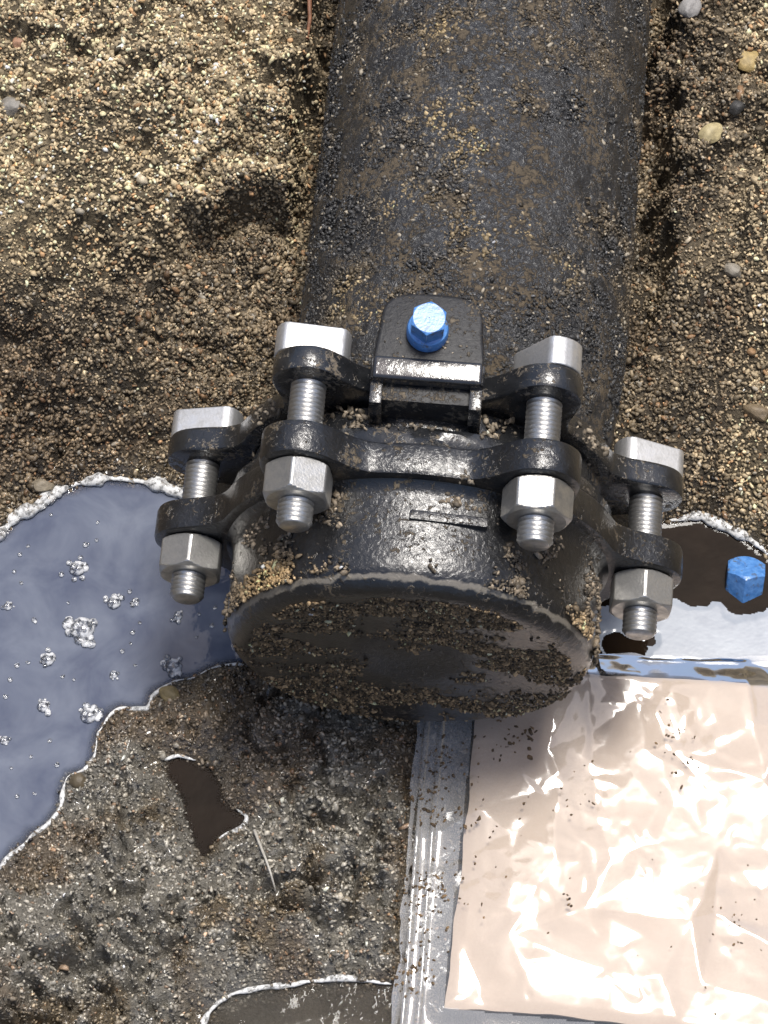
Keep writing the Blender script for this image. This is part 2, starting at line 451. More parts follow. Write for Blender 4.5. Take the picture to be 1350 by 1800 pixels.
DRY = np.array((0.51, 0.405, 0.25)); DAMP = np.array((0.205, 0.160, 0.102)); GREY = np.array((0.255, 0.235, 0.195)); RUST = np.array((0.150, 0.106, 0.064))
def tint(X, Y):
    """colour of the sand itself: dry pale sand on the ledge, damp brown sand lower down, grey silt at the front; alpha = wetness"""
    n1 = fbm(X, Y, 0.06, 4, 5); n2 = fbm(X, Y, 0.02, 3, 6)
    d = sdf(LEDGE_POLY, X, Y) + 0.05 * (n1 - 0.5)
    dry = smooth(0.02, -0.03, d)
    dry = np.maximum(dry, 0.8 * smooth(0.145, 0.195, X + 0.08 * (n1 - 0.5)) * smooth(0.03, 0.12, Y))
    grey = smooth(0.02, -0.10, Y + 0.12 * (n1 - 0.5)) * smooth(0.35, 0.6, n2 + 0.12)
    rust = smooth(0.5, 0.68, fbm(X, Y, 0.045, 3, 7)) * 0.7
    q = pools_q(X, Y)
    wet = np.maximum(smooth(0.04, 0.0, q), 0.55 * (1 - dry))
    wet = np.maximum(wet, mud_mask(X, Y))
    c = DAMP + (GREY - DAMP) * grey[..., None]
    c = c + (RUST - c) * (rust * (1 - dry))[..., None]
    c = c + (DRY - c) * dry[..., None]
    c = c * (0.75 + 0.5 * n2)[..., None]
    c = c * (1 - 0.25 * smooth(0.018, 0.0, q))[..., None]
    return np.concatenate([c, wet[..., None]], -1)

def axis(lo, hi, step, far):
    core = np.arange(lo, hi, step); out = []
    s, p = step, hi
    while p < far:
        s *= 1.35; p += s; out.append(p)
    o2 = []; s, p = step, lo
    while p > -far:
        s *= 1.35; p -= s; o2.append(p)
    return np.concatenate([o2[::-1], core, out])
gx = axis(-0.27, 0.25, 0.0019, 120.0); gy = axis(-0.31, 0.40, 0.0019, 120.0)
GX, GY = np.meshgrid(gx, gy)
GZ = height(GX, GY)
me = np_mesh("ground", np.stack([GX, GY, GZ], -1).reshape(-1, 3), grid_faces(len(gx), len(gy)))
tg = tint(GX, GY); inner = ((np.abs(GX) < 0.3) & (np.abs(GY) < 0.42))[..., None]
mud = mud_mask(GX, GY)[..., None]
tg[..., :3] *= np.where(inner, 0.22 + 0.32 * smooth(0.5, 0.7, fbm(GX, GY, 0.03, 3, 3))[..., None] * (1 - mud) + 0.50 * mud, 0.75)               # wet matrix darkened between the grains, shade of the gaps painted in
put_attr(me, "tint", tg.reshape(-1, 4))
ground = tag(link("ground", me, M_SOIL), kind="structure", label="damp brown sandy bottom of the trench around the pipe")

# icosahedron templates for grains
def ico():
    bm = bmesh.new(); bmesh.ops.create_icosphere(bm, subdivisions=1, radius=1.0)
    V = np.array([v.co[:] for v in bm.verts]); F = np.array([[v.index for v in f.verts] for f in bm.faces]); bm.free()
    return V, F
IV, IF = ico()
TEMPL = [IV * (1 + 0.28 * RNG.standard_normal((len(IV), 1)) * 0.8) for _ in range(24)]
def rand_rot(n):
    q = RNG.standard_normal((n, 4)); q /= np.linalg.norm(q, axis=1, keepdims=True)
    w, x, y, z = q.T
    return np.stack([np.stack([1 - 2 * (y * y + z * z), 2 * (x * y - z * w), 2 * (x * z + y * w)], -1),
                     np.stack([2 * (x * y + z * w), 1 - 2 * (x * x + z * z), 2 * (y * z - x * w)], -1),
                     np.stack([2 * (x * z - y * w), 2 * (y * z + x * w), 1 - 2 * (x * x + y * y)], -1)], 1)
def grains(name, C, S, col, mat, parent=None):
    """many small irregular grains in one mesh: centres, half sizes, colour rgb + wetness"""
    n = len(C)
    T = np.stack(TEMPL)[RNG.integers(0, len(TEMPL), n)]
    an = np.stack([RNG.uniform(1.1, 1.75, n), RNG.uniform(0.7, 1.0, n), RNG.uniform(0.55, 0.9, n)], 1)
    V = T * (an * S[:, None])[:, None, :]
    V = np.einsum('nij,nkj->nki', rand_rot(n), V) + C[:, None, :]
    F = IF[None] + (np.arange(n) * len(IV))[:, None, None]
    me = np_mesh(name, V.reshape(-1, 3), F.reshape(-1, 3), True)
    put_attr(me, "tint", np.repeat(col, len(IV), 0))
    return tag(link(name, me, mat, parent), kind="stuff")

def in_view(X, Y, Z, margin=0.07):
    d = np.stack([X - CAM.x, Y - CAM.y, Z - CAM.z], -1)
    zz = d @ np.array(FWD); u = FPX * (d @ np.array(RIGHT)) / zz; v = FPX * (d @ np.array(UP)) / zz
    return (np.abs(u) < 675 * (1 + 2 * margin)) & (np.abs(v) < 900 * (1 + 2 * margin))
NG = 168000
X = RNG.uniform(-0.29, 0.27, NG); Y = RNG.uniform(-0.33, 0.44, NG)
Z = height(X, Y)
q = pools_q(X, Y)
keep = in_view(X, Y, Z) & (Z > W - 0.007) & (q > -0.010) & (sdf(CARD2, X, Y) > 0.002) & ~((np.abs(X - 0.012) < 0.075) & (Y > 0.04))
keep &= RNG.random(NG) > 0.22 * mud_mask(X, Y)
X, Y, Z = X[keep], Y[keep], Z[keep]
X2 = RNG.uniform(-0.16, -0.05, 26000); Y2 = RNG.uniform(0.12, 0.30, 26000); Z2 = height(X2, Y2)
e_ = 0.001
sl = np.hypot(height(X2 + e_, Y2) - Z2, height(X2, Y2 + e_) - Z2) / e_
k2 = (sl > 0.7) & (RNG.random(len(X2)) < sl * 0.3) & (X2 < -0.066)
X = np.concatenate([X, X2[k2]]); Y = np.concatenate([Y, Y2[k2]]); Z = np.concatenate([Z, Z2[k2]])
S = np.clip(np.exp(RNG.normal(math.log(0.00105), 0.30, len(X))) * (0.66 + 0.44 * fbm(X, Y, 0.04, 3, 2)) * (1 - 0.05 * mud_mask(X, Y)), 0.00045, 0.0034)
col = tint(X, Y)
br = np.exp(RNG.normal(0.0, 0.48, len(X)))
col[:, :3] *= br[:, None]
hue = RNG.random(len(X))
col[hue < 0.06, :3] *= np.array((1.1, 0.85, 0.7))
m = hue > 0.965; col[m, :3] = col[m, :3] * 0.4 + np.array((0.5, 0.46, 0.38)) * 0.5
m = (hue > 0.84) & (hue < 0.93); col[m, :3] *= 0.28
col[:, :3] = np.clip(col[:, :3], 0.01, 0.8)
sand = grains("sand_grains", np.stack([X, Y, Z + S * (RNG.uniform(0.1, 0.9, len(X)) - 0.25 * mud_mask(X, Y))], -1), S, col, M_GRAIN)
tag(sand, "loose brown sand and grit covering the trench bottom", "sand")
print("grains", len(X))

# ------------------------------------------------------------------ water
def water(name, P, mat, label, dil=0.004, men=1.0, turb=0.0055):
    P = np.array(P); x0, y0 = P.min(0) - 0.012; x1, y1 = P.max(0) + 0.012
    st = 0.0025
    xs = np.arange(x0, x1, st); ys = np.arange(y0, y1, st)
    A, B = np.meshgrid(xs, ys)
    d = sdf(P, A, B)
    ground_h = height(A, B)
    ripple = 0.0003 * (fbm(A, B, 0.02, 2, 4) - 0.5)
    Zw = W + ripple + 0.0011 * np.exp(-np.maximum(W - ground_h, 0) / 0.0008) * smooth(0.006, 0.0, np.abs(d)) * men
    F = grid_faces(len(xs), len(ys))
    dd = d.ravel(); F = F[(dd[F] < dil).any(1)]
    used = np.unique(F); remap = -np.ones(A.size, int); remap[used] = np.arange(len(used))
    V = np.stack([A.ravel(), B.ravel(), Zw.ravel()], -1)[used]
    me = np_mesh(name, V, remap[F])
    dp = np.clip((W - ground_h.ravel()[used]) / turb, 0, 1)          # murk hides the bed where the water is deep
    put_attr(me, "depth", np.stack([dp] * 3, 1))
    o = link(name, me, mat)
    return tag(o, label, kind="structure")
w_blue = water("water", P_BLUE, M_WBLUE, "murky puddle, blue-grey sky reflection in its colour, with floating foam at the left of the cap")
w_right = water("water", P_RIGHT, M_WBROWN, "dark brown puddle between the right bolts and the bag", turb=0.0022)
w_small = water("water", P_SMALL, M_WBROWN, "small dark brown pool in the sand below the blue-grey puddle", men=0.0, turb=0.0022)
w_low = water("water", P_LOW, M_WCLEAR, "shallow clear puddle at the bottom edge beside the bag", men=0.0)

def rim(parent, pts_px, rmin, rmax, seed, name="foam_rim"):
    """the wet white foam line where the water meets the sand"""
    pts = resample(poly(pts_px), 0.0012, False)
    P = np.array(pts); n = len(P)
    # let it wander to the real waterline
    for _ in range(6):
        e = 0.0008
        hz = height(P[:, 0], P[:, 1]) - (W + 0.0004)
        gx_ = (height(P[:, 0] + e, P[:, 1]) - height(P[:, 0] - e, P[:, 1])) / (2 * e)
        gy_ = (height(P[:, 0], P[:, 1] + e) - height(P[:, 0], P[:, 1] - e)) / (2 * e)
        gg = gx_ ** 2 + gy_ ** 2 + 0.08
        st = np.clip(hz / gg, -0.006, 0.006)
        P[:, 0] -= 0.5 * st * gx_; P[:, 1] -= 0.5 * st * gy_
    k = np.ones(5) / 5
    P[2:-2, 0] = np.convolve(P[:, 0], k, 'valid'); P[2:-2, 1] = np.convolve(P[:, 1], k, 'valid')
    s = np.arange(n)
    r = rmin + (rmax - rmin) * np.clip(fbm(s * 1.0, s * 0 + seed * 9.1, 9.0, 3, seed) * 2.6 - 0.85, 0, 1)
    r[:4] *= np.linspace(0.1, 1, 4); r[-4:] *= np.linspace(1, 0.1, 4)
    T = np.gradient(P, axis=0); T /= np.linalg.norm(T, axis=1, keepdims=True) + 1e-9
    N = np.stack([-T[:, 1], T[:, 0]], 1)
    m = 8; V = []
    for j in range(m):
        a = 2 * math.pi * j / m
        V.append(np.stack([P[:, 0] + N[:, 0] * r * math.cos(a), P[:, 1] + N[:, 1] * r * math.cos(a), W + 0.0012 + 0.75 * r * math.sin(a)], 1))
    V = np.stack(V, 1).reshape(-1, 3)
    o = link(name, np_mesh(name, V, grid_faces(m, n, True)), M_RIM, parent)
    o["kind"] = "stuff"
    return o
rim(w_blue, [(-60, 965), (0, 938), (35, 905), (70, 888), (110, 862), (150, 848), (190, 838), (235, 845), (265, 852), (300, 862), (345, 880)], 0.0014, 0.0052, 1)
rim(w_blue, [(430, 1172), (380, 1180), (335, 1192), (290, 1205), (268, 1222), (262, 1250), (232, 1252), (212, 1247), (190, 1256), (170, 1290), (164, 1330), (150, 1352), (122, 1362), (112, 1395), (108, 1425), (85, 1450), (55, 1468), (0, 1525), (-50, 1560)], 0.0003, 0.0018, 2)
rim(w_right, [(1175, 916), (1190, 914), (1235, 910), (1268, 922), (1300, 940), (1335, 962), (1375, 992), (1420, 1020)], 0.0012, 0.0040, 3)
rim(w_small, [(285, 1337), (315, 1328), (345, 1336)], 0.0007, 0.0018, 4)
rim(w_small, [(380, 1478), (398, 1468), (420, 1458), (436, 1436), (408, 1422)], 0.0006, 0.0017, 5)
rim(w_low, [(345, 1815), (362, 1785), (390, 1760), (430, 1742), (480, 1733), (530, 1726), (600, 1720), (650, 1724), (690, 1728)], 0.0009, 0.0022, 6)

# ------------------------------------------------------------------ the capped pipe
root = bpy.data.objects.new("capped_pipe", None)
scene.collection.objects.link(root)
root.location = (0, 0, W); root["_base"] = True
tag(root, "black iron pipe with bolted end cap lying in the trench", "pipe")

RB = 0.12065                                  # bolt circle radius
BOLT_A = [R(a) for a in (30, 90, 150, 210, 270, 330)]
def lug_outline(r0, ear, soft=0.006):
    def f(th, r, i):
        base = np.full(len(th), r0)
        best = np.zeros(len(th))
        for a in BOLT_A:
            dl = np.abs((th - a + math.pi) % (2 * math.pi) - math.pi)
            s = RB * np.sin(np.minimum(dl, math.pi / 2))
            ok = s < ear
            re = np.where(ok, RB * np.cos(dl) + np.sqrt(np.maximum(ear ** 2 - s ** 2, 0)), 0)
            # fillets beside the ear
            fl = r0 + 0.011 * np.exp(-((s - ear) / 0.008) ** 2) * (s >= ear)
            best = np.maximum(best, np.maximum(re, fl))
        full = np.maximum(base, best)
        return full if r is None else full + r
    return f
def lugged(profile, r0, ear, seg=360):
    """profile of (mode, value, y): 'o' = offset from the lug outline, 'r' = plain radius"""
    fo = lug_outline(r0, ear)
    th = np.linspace(0, 2 * math.pi, seg, endpoint=False)
    full = fo(th, None, 0)
    k = np.hanning(9); k /= k.sum()
    full = np.convolve(np.concatenate([full[-4:], full, full[:4]]), k, 'valid')
    V = []
    for mode, v, y in profile:
        rr = full + v if mode == 'o' else np.full(seg, v)
        V.append(np.stack([rr * np.sin(th), np.full(seg, y), rr * np.cos(th)], 1))
    me = np_mesh("lug", np.concatenate(V), grid_faces(seg, len(profile), True), True)
    me.set_sharp_from_angle(angle=R(40))
    return me

# pipe: sits a little to the right of the joint and leans away
PIPE_R = 0.0905
def pipe_pt(th, y, r=PIPE_R):
    """a point of the pipe's skin; the pipe is slightly off the joint's axis"""
    ox = 0.004 + 0.010 * smooth(0.02, 0.13, y) + 0.010 * (np.minimum(y, 0.5) - 0.1)
    return ox + r * np.sin(th), y, -0.001 + r * np.cos(th)
th = np.linspace(0, 2 * math.pi, 288, endpoint=False); yy = np.concatenate([np.linspace(0.012, 0.45, 215), np.linspace(0.46, 1.5, 45)])
TH, YY = np.meshgrid(th, yy)
rough_r = PIPE_R + 0.0022 * (fbm(TH * PIPE_R, YY, 0.03, 4, 2) - 0.5) + 0.0026 * (fbm(TH * PIPE_R, YY, 0.009, 2, 4) - 0.5)
px_, py_, pz_ = pipe_pt(TH, YY, rough_r)
me = np_mesh("pipe", np.stack([px_, py_, pz_], -1).reshape(-1, 3), grid_faces(288, 260, True))
pipe = link("pipe", me, M_PIPE, root)

def scatter_pipe():
    n = 36000
    t = RNG.uniform(-1.5, 1.5, n); y = RNG.uniform(0.055, 0.46, n)
    u = t * PIPE_R
    msk = fbm(u, y, 0.05, 4, 3) + 0.10 * np.abs(t) - 0.12 * np.exp(-(t / 0.25) ** 2)
    yel = np.zeros(n)
    spots = [(820, 262, 0.016), (905, 402, 0.008), (830, 432, 0.011), (985, 460, 0.008), (600, 490, 0.012), (640, 540, 0.010), (770, 215, 0.013), (690, 350, 0.011), (760, 60, 0.008)]
    for sx, sy, sr in spots:
        c = at(sx, sy, 0.082); tc = math.asin(max(-1, min(1, (c[0] - 0.011) / PIPE_R)))
        d = np.hypot((t - tc) * PIPE_R, y - c[1]) / sr
        yel = np.maximum(yel, np.exp(-(d * 0.8) ** 2) * (0.6 + 0.8 * fbm(u, y, 0.008, 2, 1)))
    yel = np.clip(yel, 0, 1)
    keep = (msk + 0.34 * yel + RNG.normal(0, 0.05, n)) > 0.455
    t, y, yel = t[keep], y[keep], yel[keep]
    s = np.clip(np.exp(RNG.normal(math.log(0.00075), 0.34, len(t))), 0.0004, 0.0022)
    x, y_, z = pipe_pt(t, y, PIPE_R - 0.15 * s)
    brn = smooth(0.50, 0.62, fbm(t * PIPE_R, y, 0.040, 3, 6))[:, None]
    c = (np.array((0.042, 0.0415, 0.041)) * (1 - brn) + np.array((0.105, 0.082, 0.053)) * brn) * (1 - yel[:, None]) + np.array((0.30, 0.222, 0.115)) * yel[:, None]
    c = c * np.exp(RNG.normal(0, 0.5, (len(t), 1)))
    h = RNG.random(len(t)); m = h > 0.95; c[m] = np.array((0.38, 0.33, 0.25))
    col = np.concatenate([np.clip(c, 0.008, 0.6), np.full((len(t), 1), 0.5)], 1)
    grains("dirt_crust", np.stack([x, y_, z], -1), s, col, M_GRAIN, pipe)
scatter_pipe()

# end cap
CR = 0.0985
cap_prof = [('r', 0.0945, 0.0178), ('o', -0.0022, 0.0178), ('o', -0.0006, 0.0173), ('o', 0.0, 0.0158), ('o', 0.0, 0.0024), ('o', -0.0007, 0.0006), ('o', -0.0024, 0.0)]
me = lugged(cap_prof + [('r', CR + 0.0040, 0.0), ('r', CR + 0.0012, -0.0025), ('r', CR, -0.007), ('r', CR - 0.0005, -0.030), ('r', CR - 0.001, -0.0445), ('r', CR - 0.0018, -0.0485), ('r', CR - 0.0042, -0.0530), ('r', CR - 0.0080, -0.0562), ('r', CR - 0.0125, -0.0578),
                        ('r', CR - 0.017, -0.0572), ('r', 0.062, -0.0556), ('r', 0.036, -0.0556), ('r', 0.030, -0.0545), ('r', 0.022, -0.0515), ('r', 0.010, -0.0500), ('r', 0.0002, -0.0500)], 0.1085, 0.0215)
cap = link("end_cap", me, M_CAP, root)
cap["label"] = "black cast iron cap closing the pipe, caked with dirt"
# casting bar on the crown of the cap
bar = link("casting_bar", bm_mesh(prism([(-0.012, -0.021), (0.028, -0.021), (0.028, -0.0155), (-0.012, -0.0155)], CR - 0.004, CR + 0.0014, 0.0011)), M_CAP, cap)
bar.rotation_euler = (0, R(5), 0)

def scatter_cap():
    n = 26000
    # face
    r = 0.093 * np.sqrt(RNG.random(n)); a = RNG.uniform(0, 2 * math.pi, n)
    x = r * np.sin(a); z = r * np.cos(a)
    msk = 0.55 * fbm(x * 0.3, z, 0.011, 3, 4) + 0.45 * fbm(x, z, 0.03, 3, 2) + 0.03 * smooth(0.02, 0.05, r)
    hole = np.exp(-((x - 0.006) / 0.028) ** 2 - ((z + 0.022) / 0.022) ** 2)
    keep = (msk - 0.35 * hole + RNG.normal(0, 0.04, n)) > 0.52 + 0.5 * smooth(0.082, 0.093, r) * (z > 0)
    x, z, r = x[keep], z[keep], r[keep]
    yf = np.interp(r, [0, 0.010, 0.022, 0.030, 0.036, 0.062, CR - 0.017, CR - 0.0125, CR - 0.0080, CR - 0.0042], [-0.0500, -0.0500, -0.0515, -0.0545, -0.0556, -0.0556, -0.0572, -0.0578, -0.0562, -0.0530])
    s = np.clip(np.exp(RNG.normal(math.log(0.00068), 0.38, len(x))), 0.0003, 0.0018)
    c = np.array((0.19, 0.132, 0.072)) * np.exp(RNG.normal(-0.35, 0.85, (len(x), 1)))
    C = [np.stack([x, yf - 0.1 * s, z], -1)]; SS = [s]; CC = [c]
    # sides
    n = 9000
    t = RNG.uniform(-1.6, 1.6, n); y = RNG.uniform(-0.051, -0.004, n)
    gold = np.exp(-((t + 0.85) / 0.28) ** 2 - ((y + 0.045) / 0.012) ** 2) + 0.6 * np.exp(-((t - 1.15) / 0.25) ** 2 - ((y + 0.049) / 0.01) ** 2)
    msk = fbm(t * CR, y, 0.02, 4, 5) + 0.07 * np.abs(t) - 0.14 * np.exp(-((t + 0.15) / 0.35) ** 2) + 0.3 * gold
    keep = msk + RNG.normal(0, 0.05, n) > 0.63
    t, y, gold = t[keep], y[keep], np.clip(gold[keep], 0, 1)
    s = np.clip(np.exp(RNG.normal(math.log(0.0008), 0.4, len(t))), 0.0004, 0.0022)
    c = (np.array((0.15, 0.12, 0.085)) * (1 - gold[:, None]) + np.array((0.34, 0.23, 0.11)) * gold[:, None]) * np.exp(RNG.normal(0, 0.55, (len(t), 1)))
    C.append(np.stack([CR * np.sin(t), y, CR * np.cos(t)], -1)); SS.append(s); CC.append(c)
    C = np.concatenate(C); SS = np.concatenate(SS); CC = np.clip(np.concatenate(CC), 0.01, 0.6)
    grains("dirt_crust", C, SS, np.concatenate([CC, np.full((len(CC), 1), 0.4)], 1), M_GRAIN, cap)
scatter_cap()

# gasket squeezed into the joint
def rr_(th, r, i): return r + 0.0006 * np.sin(7 * th + i) + 0.0004 * np.sin(17 * th + 2 * i)
link("gasket", lathe([(0.0885, 0.046), (0.0945, 0.045), (0.0955, 0.040), (0.0950, 0.033), (0.0985, 0.031), (0.1022, 0.0295), (0.1030, 0.027), (0.1030, 0.0225), (0.1015, 0.0195), (0.092, 0.0195)], 180, rr_), M_GLAND, root)

# restraint gland
gl_prof = [('r', 0.0885, 0.060), ('o', -0.0024, 0.061), ('o', -0.0007, 0.0604), ('o', 0.0, 0.0588), ('o', 0.0, 0.0495), ('o', -0.0007, 0.0479), ('o', -0.0024, 0.0473), ('r', 0.098, 0.0473), ('r', 0.0885, 0.0473)]
gland = link("restraint_gland", lugged(gl_prof, 0.1035, 0.0200), M_GLAND, root)
gland["label"] = "black painted restraint collar round the pipe behind the cap"
def make_pocket(angle):
    """wedge pocket: rounded top plate, two cheeks, a wedge inside"""
    rot = Matrix.Rotation(angle, 4, 'Y')
    hw = 0.0285
    top = []
    for k in range(0, 13):                      # rounded rear
        a = math.pi * k / 12
        ca, sa = math.cos(a), math.sin(a); top.append((0.0265 * math.copysign(abs(ca) ** 0.6, ca), 0.074 + 0.0215 * abs(sa) ** 0.6))
    top = [(hw, 0.052), (hw - 0.001, 0.066), *top, (-hw + 0.001, 0.066), (-hw, 0.052)]
    bm = prism(top, 0.088, 0.1240, 0.0022, 'Z', 3)
    # front: cut a mouth by moving the front face back below the lip
    o = link("wedge_pocket", bm_mesh(bm), M_PLATE, gland); o.rotation_euler = (0, angle, 0)
    for sx in (-1, 1):
        x0, x1 = sorted((sx * hw, sx * (hw - 0.0065)))
        c = link("pocket_cheek", bm_mesh(prism([(x0, 0.0335), (x1, 0.0335), (x1, 0.053), (x0, 0.053)], 0.082, 0.1180, 0.0012)), M_GLAND, gland)
        c.rotation_euler = (0, angle, 0)
    c = link("pocket_lip", bm_mesh(prism([(-hw - 0.0006, 0.1170), (-hw - 0.0006, 0.1215), (-hw + 0.001, 0.1248), (hw - 0.001, 0.1248), (hw + 0.0006, 0.1215), (hw + 0.0006, 0.1170)], 0.0455, 0.0575, 0.0022, 'Y', 3)), M_LIP, gland)
    for v in c.data.vertices: v.co.z += 0.12 * (v.co.y - 0.0575)      # the lip slopes down to the front
    c.rotation_euler = (0, angle, 0)
    c = link("wedge", bm_mesh(prism([(-0.0225, 0.0370), (0.0225, 0.0370), (0.0225, 0.0545), (-0.0225, 0.0545)], 0.082, 0.1150, 0.0020)), M_PLATE, gland)
    c.rotation_euler = (0, angle, 0)
for a in (0, 120, 240):
    make_pocket(R(a))

def hex_r(th, af):
    k = (th + math.pi / 6) % (math.pi / 3) - math.pi / 6
    return af / 2 / np.cos(k)
def hex_body(af, length, chamf=0.965, both=True, hole=None, seg=144, cone=1.73):
    prof = []
    ts = [0, 0.0004, 0.0009, 0.0014, 0.0020, 0.0028]
    half = [(t, af / 2 * chamf + cone * t) for t in ts]
    other = [(length - t, r) for t, r in half[::-1]] if both else [(length, 1.0)]
    rings = half + other
    inner = hole if hole else 0.0003
    prof = [(inner, 0.0)] + [(r, y) for y, r in rings] + [(inner, length)]
    def rf(th, r, i):
        if i == 0 or i == len(prof) - 1: return np.full(len(th), r)
        return np.minimum(np.minimum(hex_r(th, af), af / 2 * 1.135), r)
    return lathe(prof, seg, rf, sharp=18)

# blue twist-off bolt standing in the top pocket
bb = link("twist_off_bolt", hex_body(0.0165, 0.0115, 0.97), M_BLUE, gland)
bb.rotation_euler = (R(95), 0, R(27))       # local Y up
bb.location = (-0.0015, 0.0712, 0.1325)
bb["label"] = "bright blue hex head standing on the top pocket"
col_ = link("collar", lathe([(0.001, -0.0090), (0.0088, -0.0090), (0.0107, -0.0075), (0.0107, -0.0025), (0.0100, -0.0005), (0.0084, 0.0004), (0.0003, 0.0004)], 64), M_BLUE, bb)

def scatter_joint():
    C = []; S_ = []
    def clump(cx, cy, cz, n, sx, sy, sz, r0):
        for _ in range(n):
            x_, y_ = cx + random.gauss(0, sx), cy + random.gauss(0, sy)
            if cz > 0.12: z_ = cz
            else:                                   # lie on the round of the part underneath
                rad = 0.1085 if y_ < 0.0175 else 0.1030 if y_ < 0.0305 else 0.0955 if y_ < 0.047 else 0.1038
                z_ = math.sqrt(max(rad * rad - x_ * x_, 1e-6))
            C.append((x_, y_, z_ + 0.0002)); S_.append(r0 * random.uniform(0.5, 1.5))
    for sx in (-1, 1):
        clump(sx * 0.0335, 0.036, 0.0955, 26, 0.003, 0.004, 0.001, 0.0013)
        clump(sx * 0.040, 0.043, 0.0935, 16, 0.004, 0.002, 0.001, 0.0012)
        clump(sx * 0.088, 0.052, 0.064, 22, 0.004, 0.004, 0.003, 0.0013)
    clump(0.024, 0.001, 0.1065, 16, 0.003, 0.0012, 0.0008, 0.0010)
    clump(-0.004, 0.031, 0.0985, 24, 0.014, 0.002, 0.0007, 0.0010)
    clump(-0.004, 0.066, 0.1240, 26, 0.017, 0.006, 0.0002, 0.0008)
    C_ = np.array(C); S2 = np.array(S_)
    c = np.array((0.20, 0.165, 0.12)) * np.exp(RNG.normal(0, 0.5, (len(C_), 1)))
    grains("dirt_crust", C_, S2, np.concatenate([np.clip(c, 0.02, 0.6), np.full((len(C_), 1), 0.4)], 1), M_GRAIN, gland)
scatter_joint()

# T-bolts
def threaded(y0, y1, r=0.0093, pitch=0.00254):
    prof = [(0.0002, y0), (r - 0.0024, y0), (r - 0.0012, y0 + 0.0009)]
    y = y0 + 0.0014
    while y < y1 - pitch:
        prof += [(r - 0.0019, y), (r - 0.0001, y + pitch * 0.42), (r - 0.0001, y + pitch * 0.58)]
        y += pitch
    prof += [(r - 0.0010, y), (r - 0.0010, y1)]
    return lathe(prof, 40, sharp=0)
SHANK = threaded(-0.0325, 0.0625)
NUT = hex_body(0.0318, 0.0188, 0.95, True, 0.0088)
def tee_head():
    """oblong head: long rounded bar with a flat back and soft shoulders"""
    out = []
    L, Hh = 0.0195, 0.0105
    for cx, a0 in ((L - 0.006, -90), (-L + 0.006, 90)):
        for k in range(9):
            a = R(a0 + 180 * k / 8)
            out.append((cx + 0.006 * math.cos(a), Hh * math.sin(a)))
    bm = prism(out, 0.0612, 0.0774, 0.0052, 'Y', 4)
    return bm_mesh(bm, "head", 50)
HEAD = tee_head()
specs = [  # bolt angle, head turn, nut turn, label
    (330, 6, 22, "upper left bolt through both collars, its head lying level"),
    (30, -52, -6, "upper right bolt through both collars, its head tilted"),
    (270, -18, 31, "leftmost bolt hanging over the blue-grey puddle"),
    (90, 24, 33, "rightmost bolt over the dark brown puddle")]
for a, ht, nt, lab in specs:
    x, z = RB * math.sin(R(a)), RB * math.cos(R(a))
    b = link("tee_bolt", SHANK, M_STEEL, root, (x, 0, z), (0, R(nt * 3), 0))
    b["label"] = lab
    hd = link("bolt_head", HEAD, M_HEAD, b); hd.rotation_euler = (0, R(ht - nt * 3), 0)
    n_ = link("nut", NUT, M_NUT, b); n_.location = (0, -0.0191, 0); n_.rotation_euler = (0, R(nt - nt * 3), 0)

# ------------------------------------------------------------------ bag of plastic film with its cardboard
CARD_PX = [(848, 1172), (1500, 1206), (1490, 1838), (786, 1766)]
CARD = [Vector((*at(x, y, -0.109), 0)) for x, y in CARD_PX]
def bil(c, u, v):
    return (c[0] * (1 - u) * (1 - v) + c[1] * u * (1 - v) + c[2] * u * v + c[3] * (1 - u) * v)
def quad_grid(corners, nu, nv):
    U, V_ = np.meshgrid(np.linspace(0, 1, nu), np.linspace(0, 1, nv))
    C = [np.array(c[:2]) for c in corners]
    P = C[0] * ((1 - U) * (1 - V_))[..., None] + C[1] * (U * (1 - V_))[..., None] + C[2] * (U * V_)[..., None] + C[3] * ((1 - U) * V_)[..., None]
    return U, V_, P
U, V_, P = quad_grid(CARD, 60, 60)
P = P + (0.0045 * (fbm(P[..., 0], P[..., 1], 0.03, 3, 5) - 0.5))[..., None]
wav = 0.0012 * (fbm(P[..., 0], P[..., 1], 0.06, 3, 1) - 0.5) - 0.0008
zt = -0.1105 + wav
n = 60 * 60
Vt = np.concatenate([np.concatenate([P, zt[..., None]], -1).reshape(-1, 3), np.concatenate([P, (zt - 0.002)[..., None]], -1).reshape(-1, 3)])
F = grid_faces(60, 60)
I = np.arange(n).reshape(60, 60)
loop = np.concatenate([I[0, :-1], I[:-1, -1], I[-1, :0:-1], I[:0:-1, 0]])
side = np.stack([loop, loop + n, np.roll(loop, -1) + n, np.roll(loop, -1)], 1)
me = np_mesh("cardboard", Vt, np.concatenate([F, F[:, ::-1] + n, side]))
me.set_sharp_from_angle(angle=R(40))
card = tag(link("cardboard_sheet", me, M_CARD), "tan cardboard sheet inside the clear plastic bag", "cardboard")

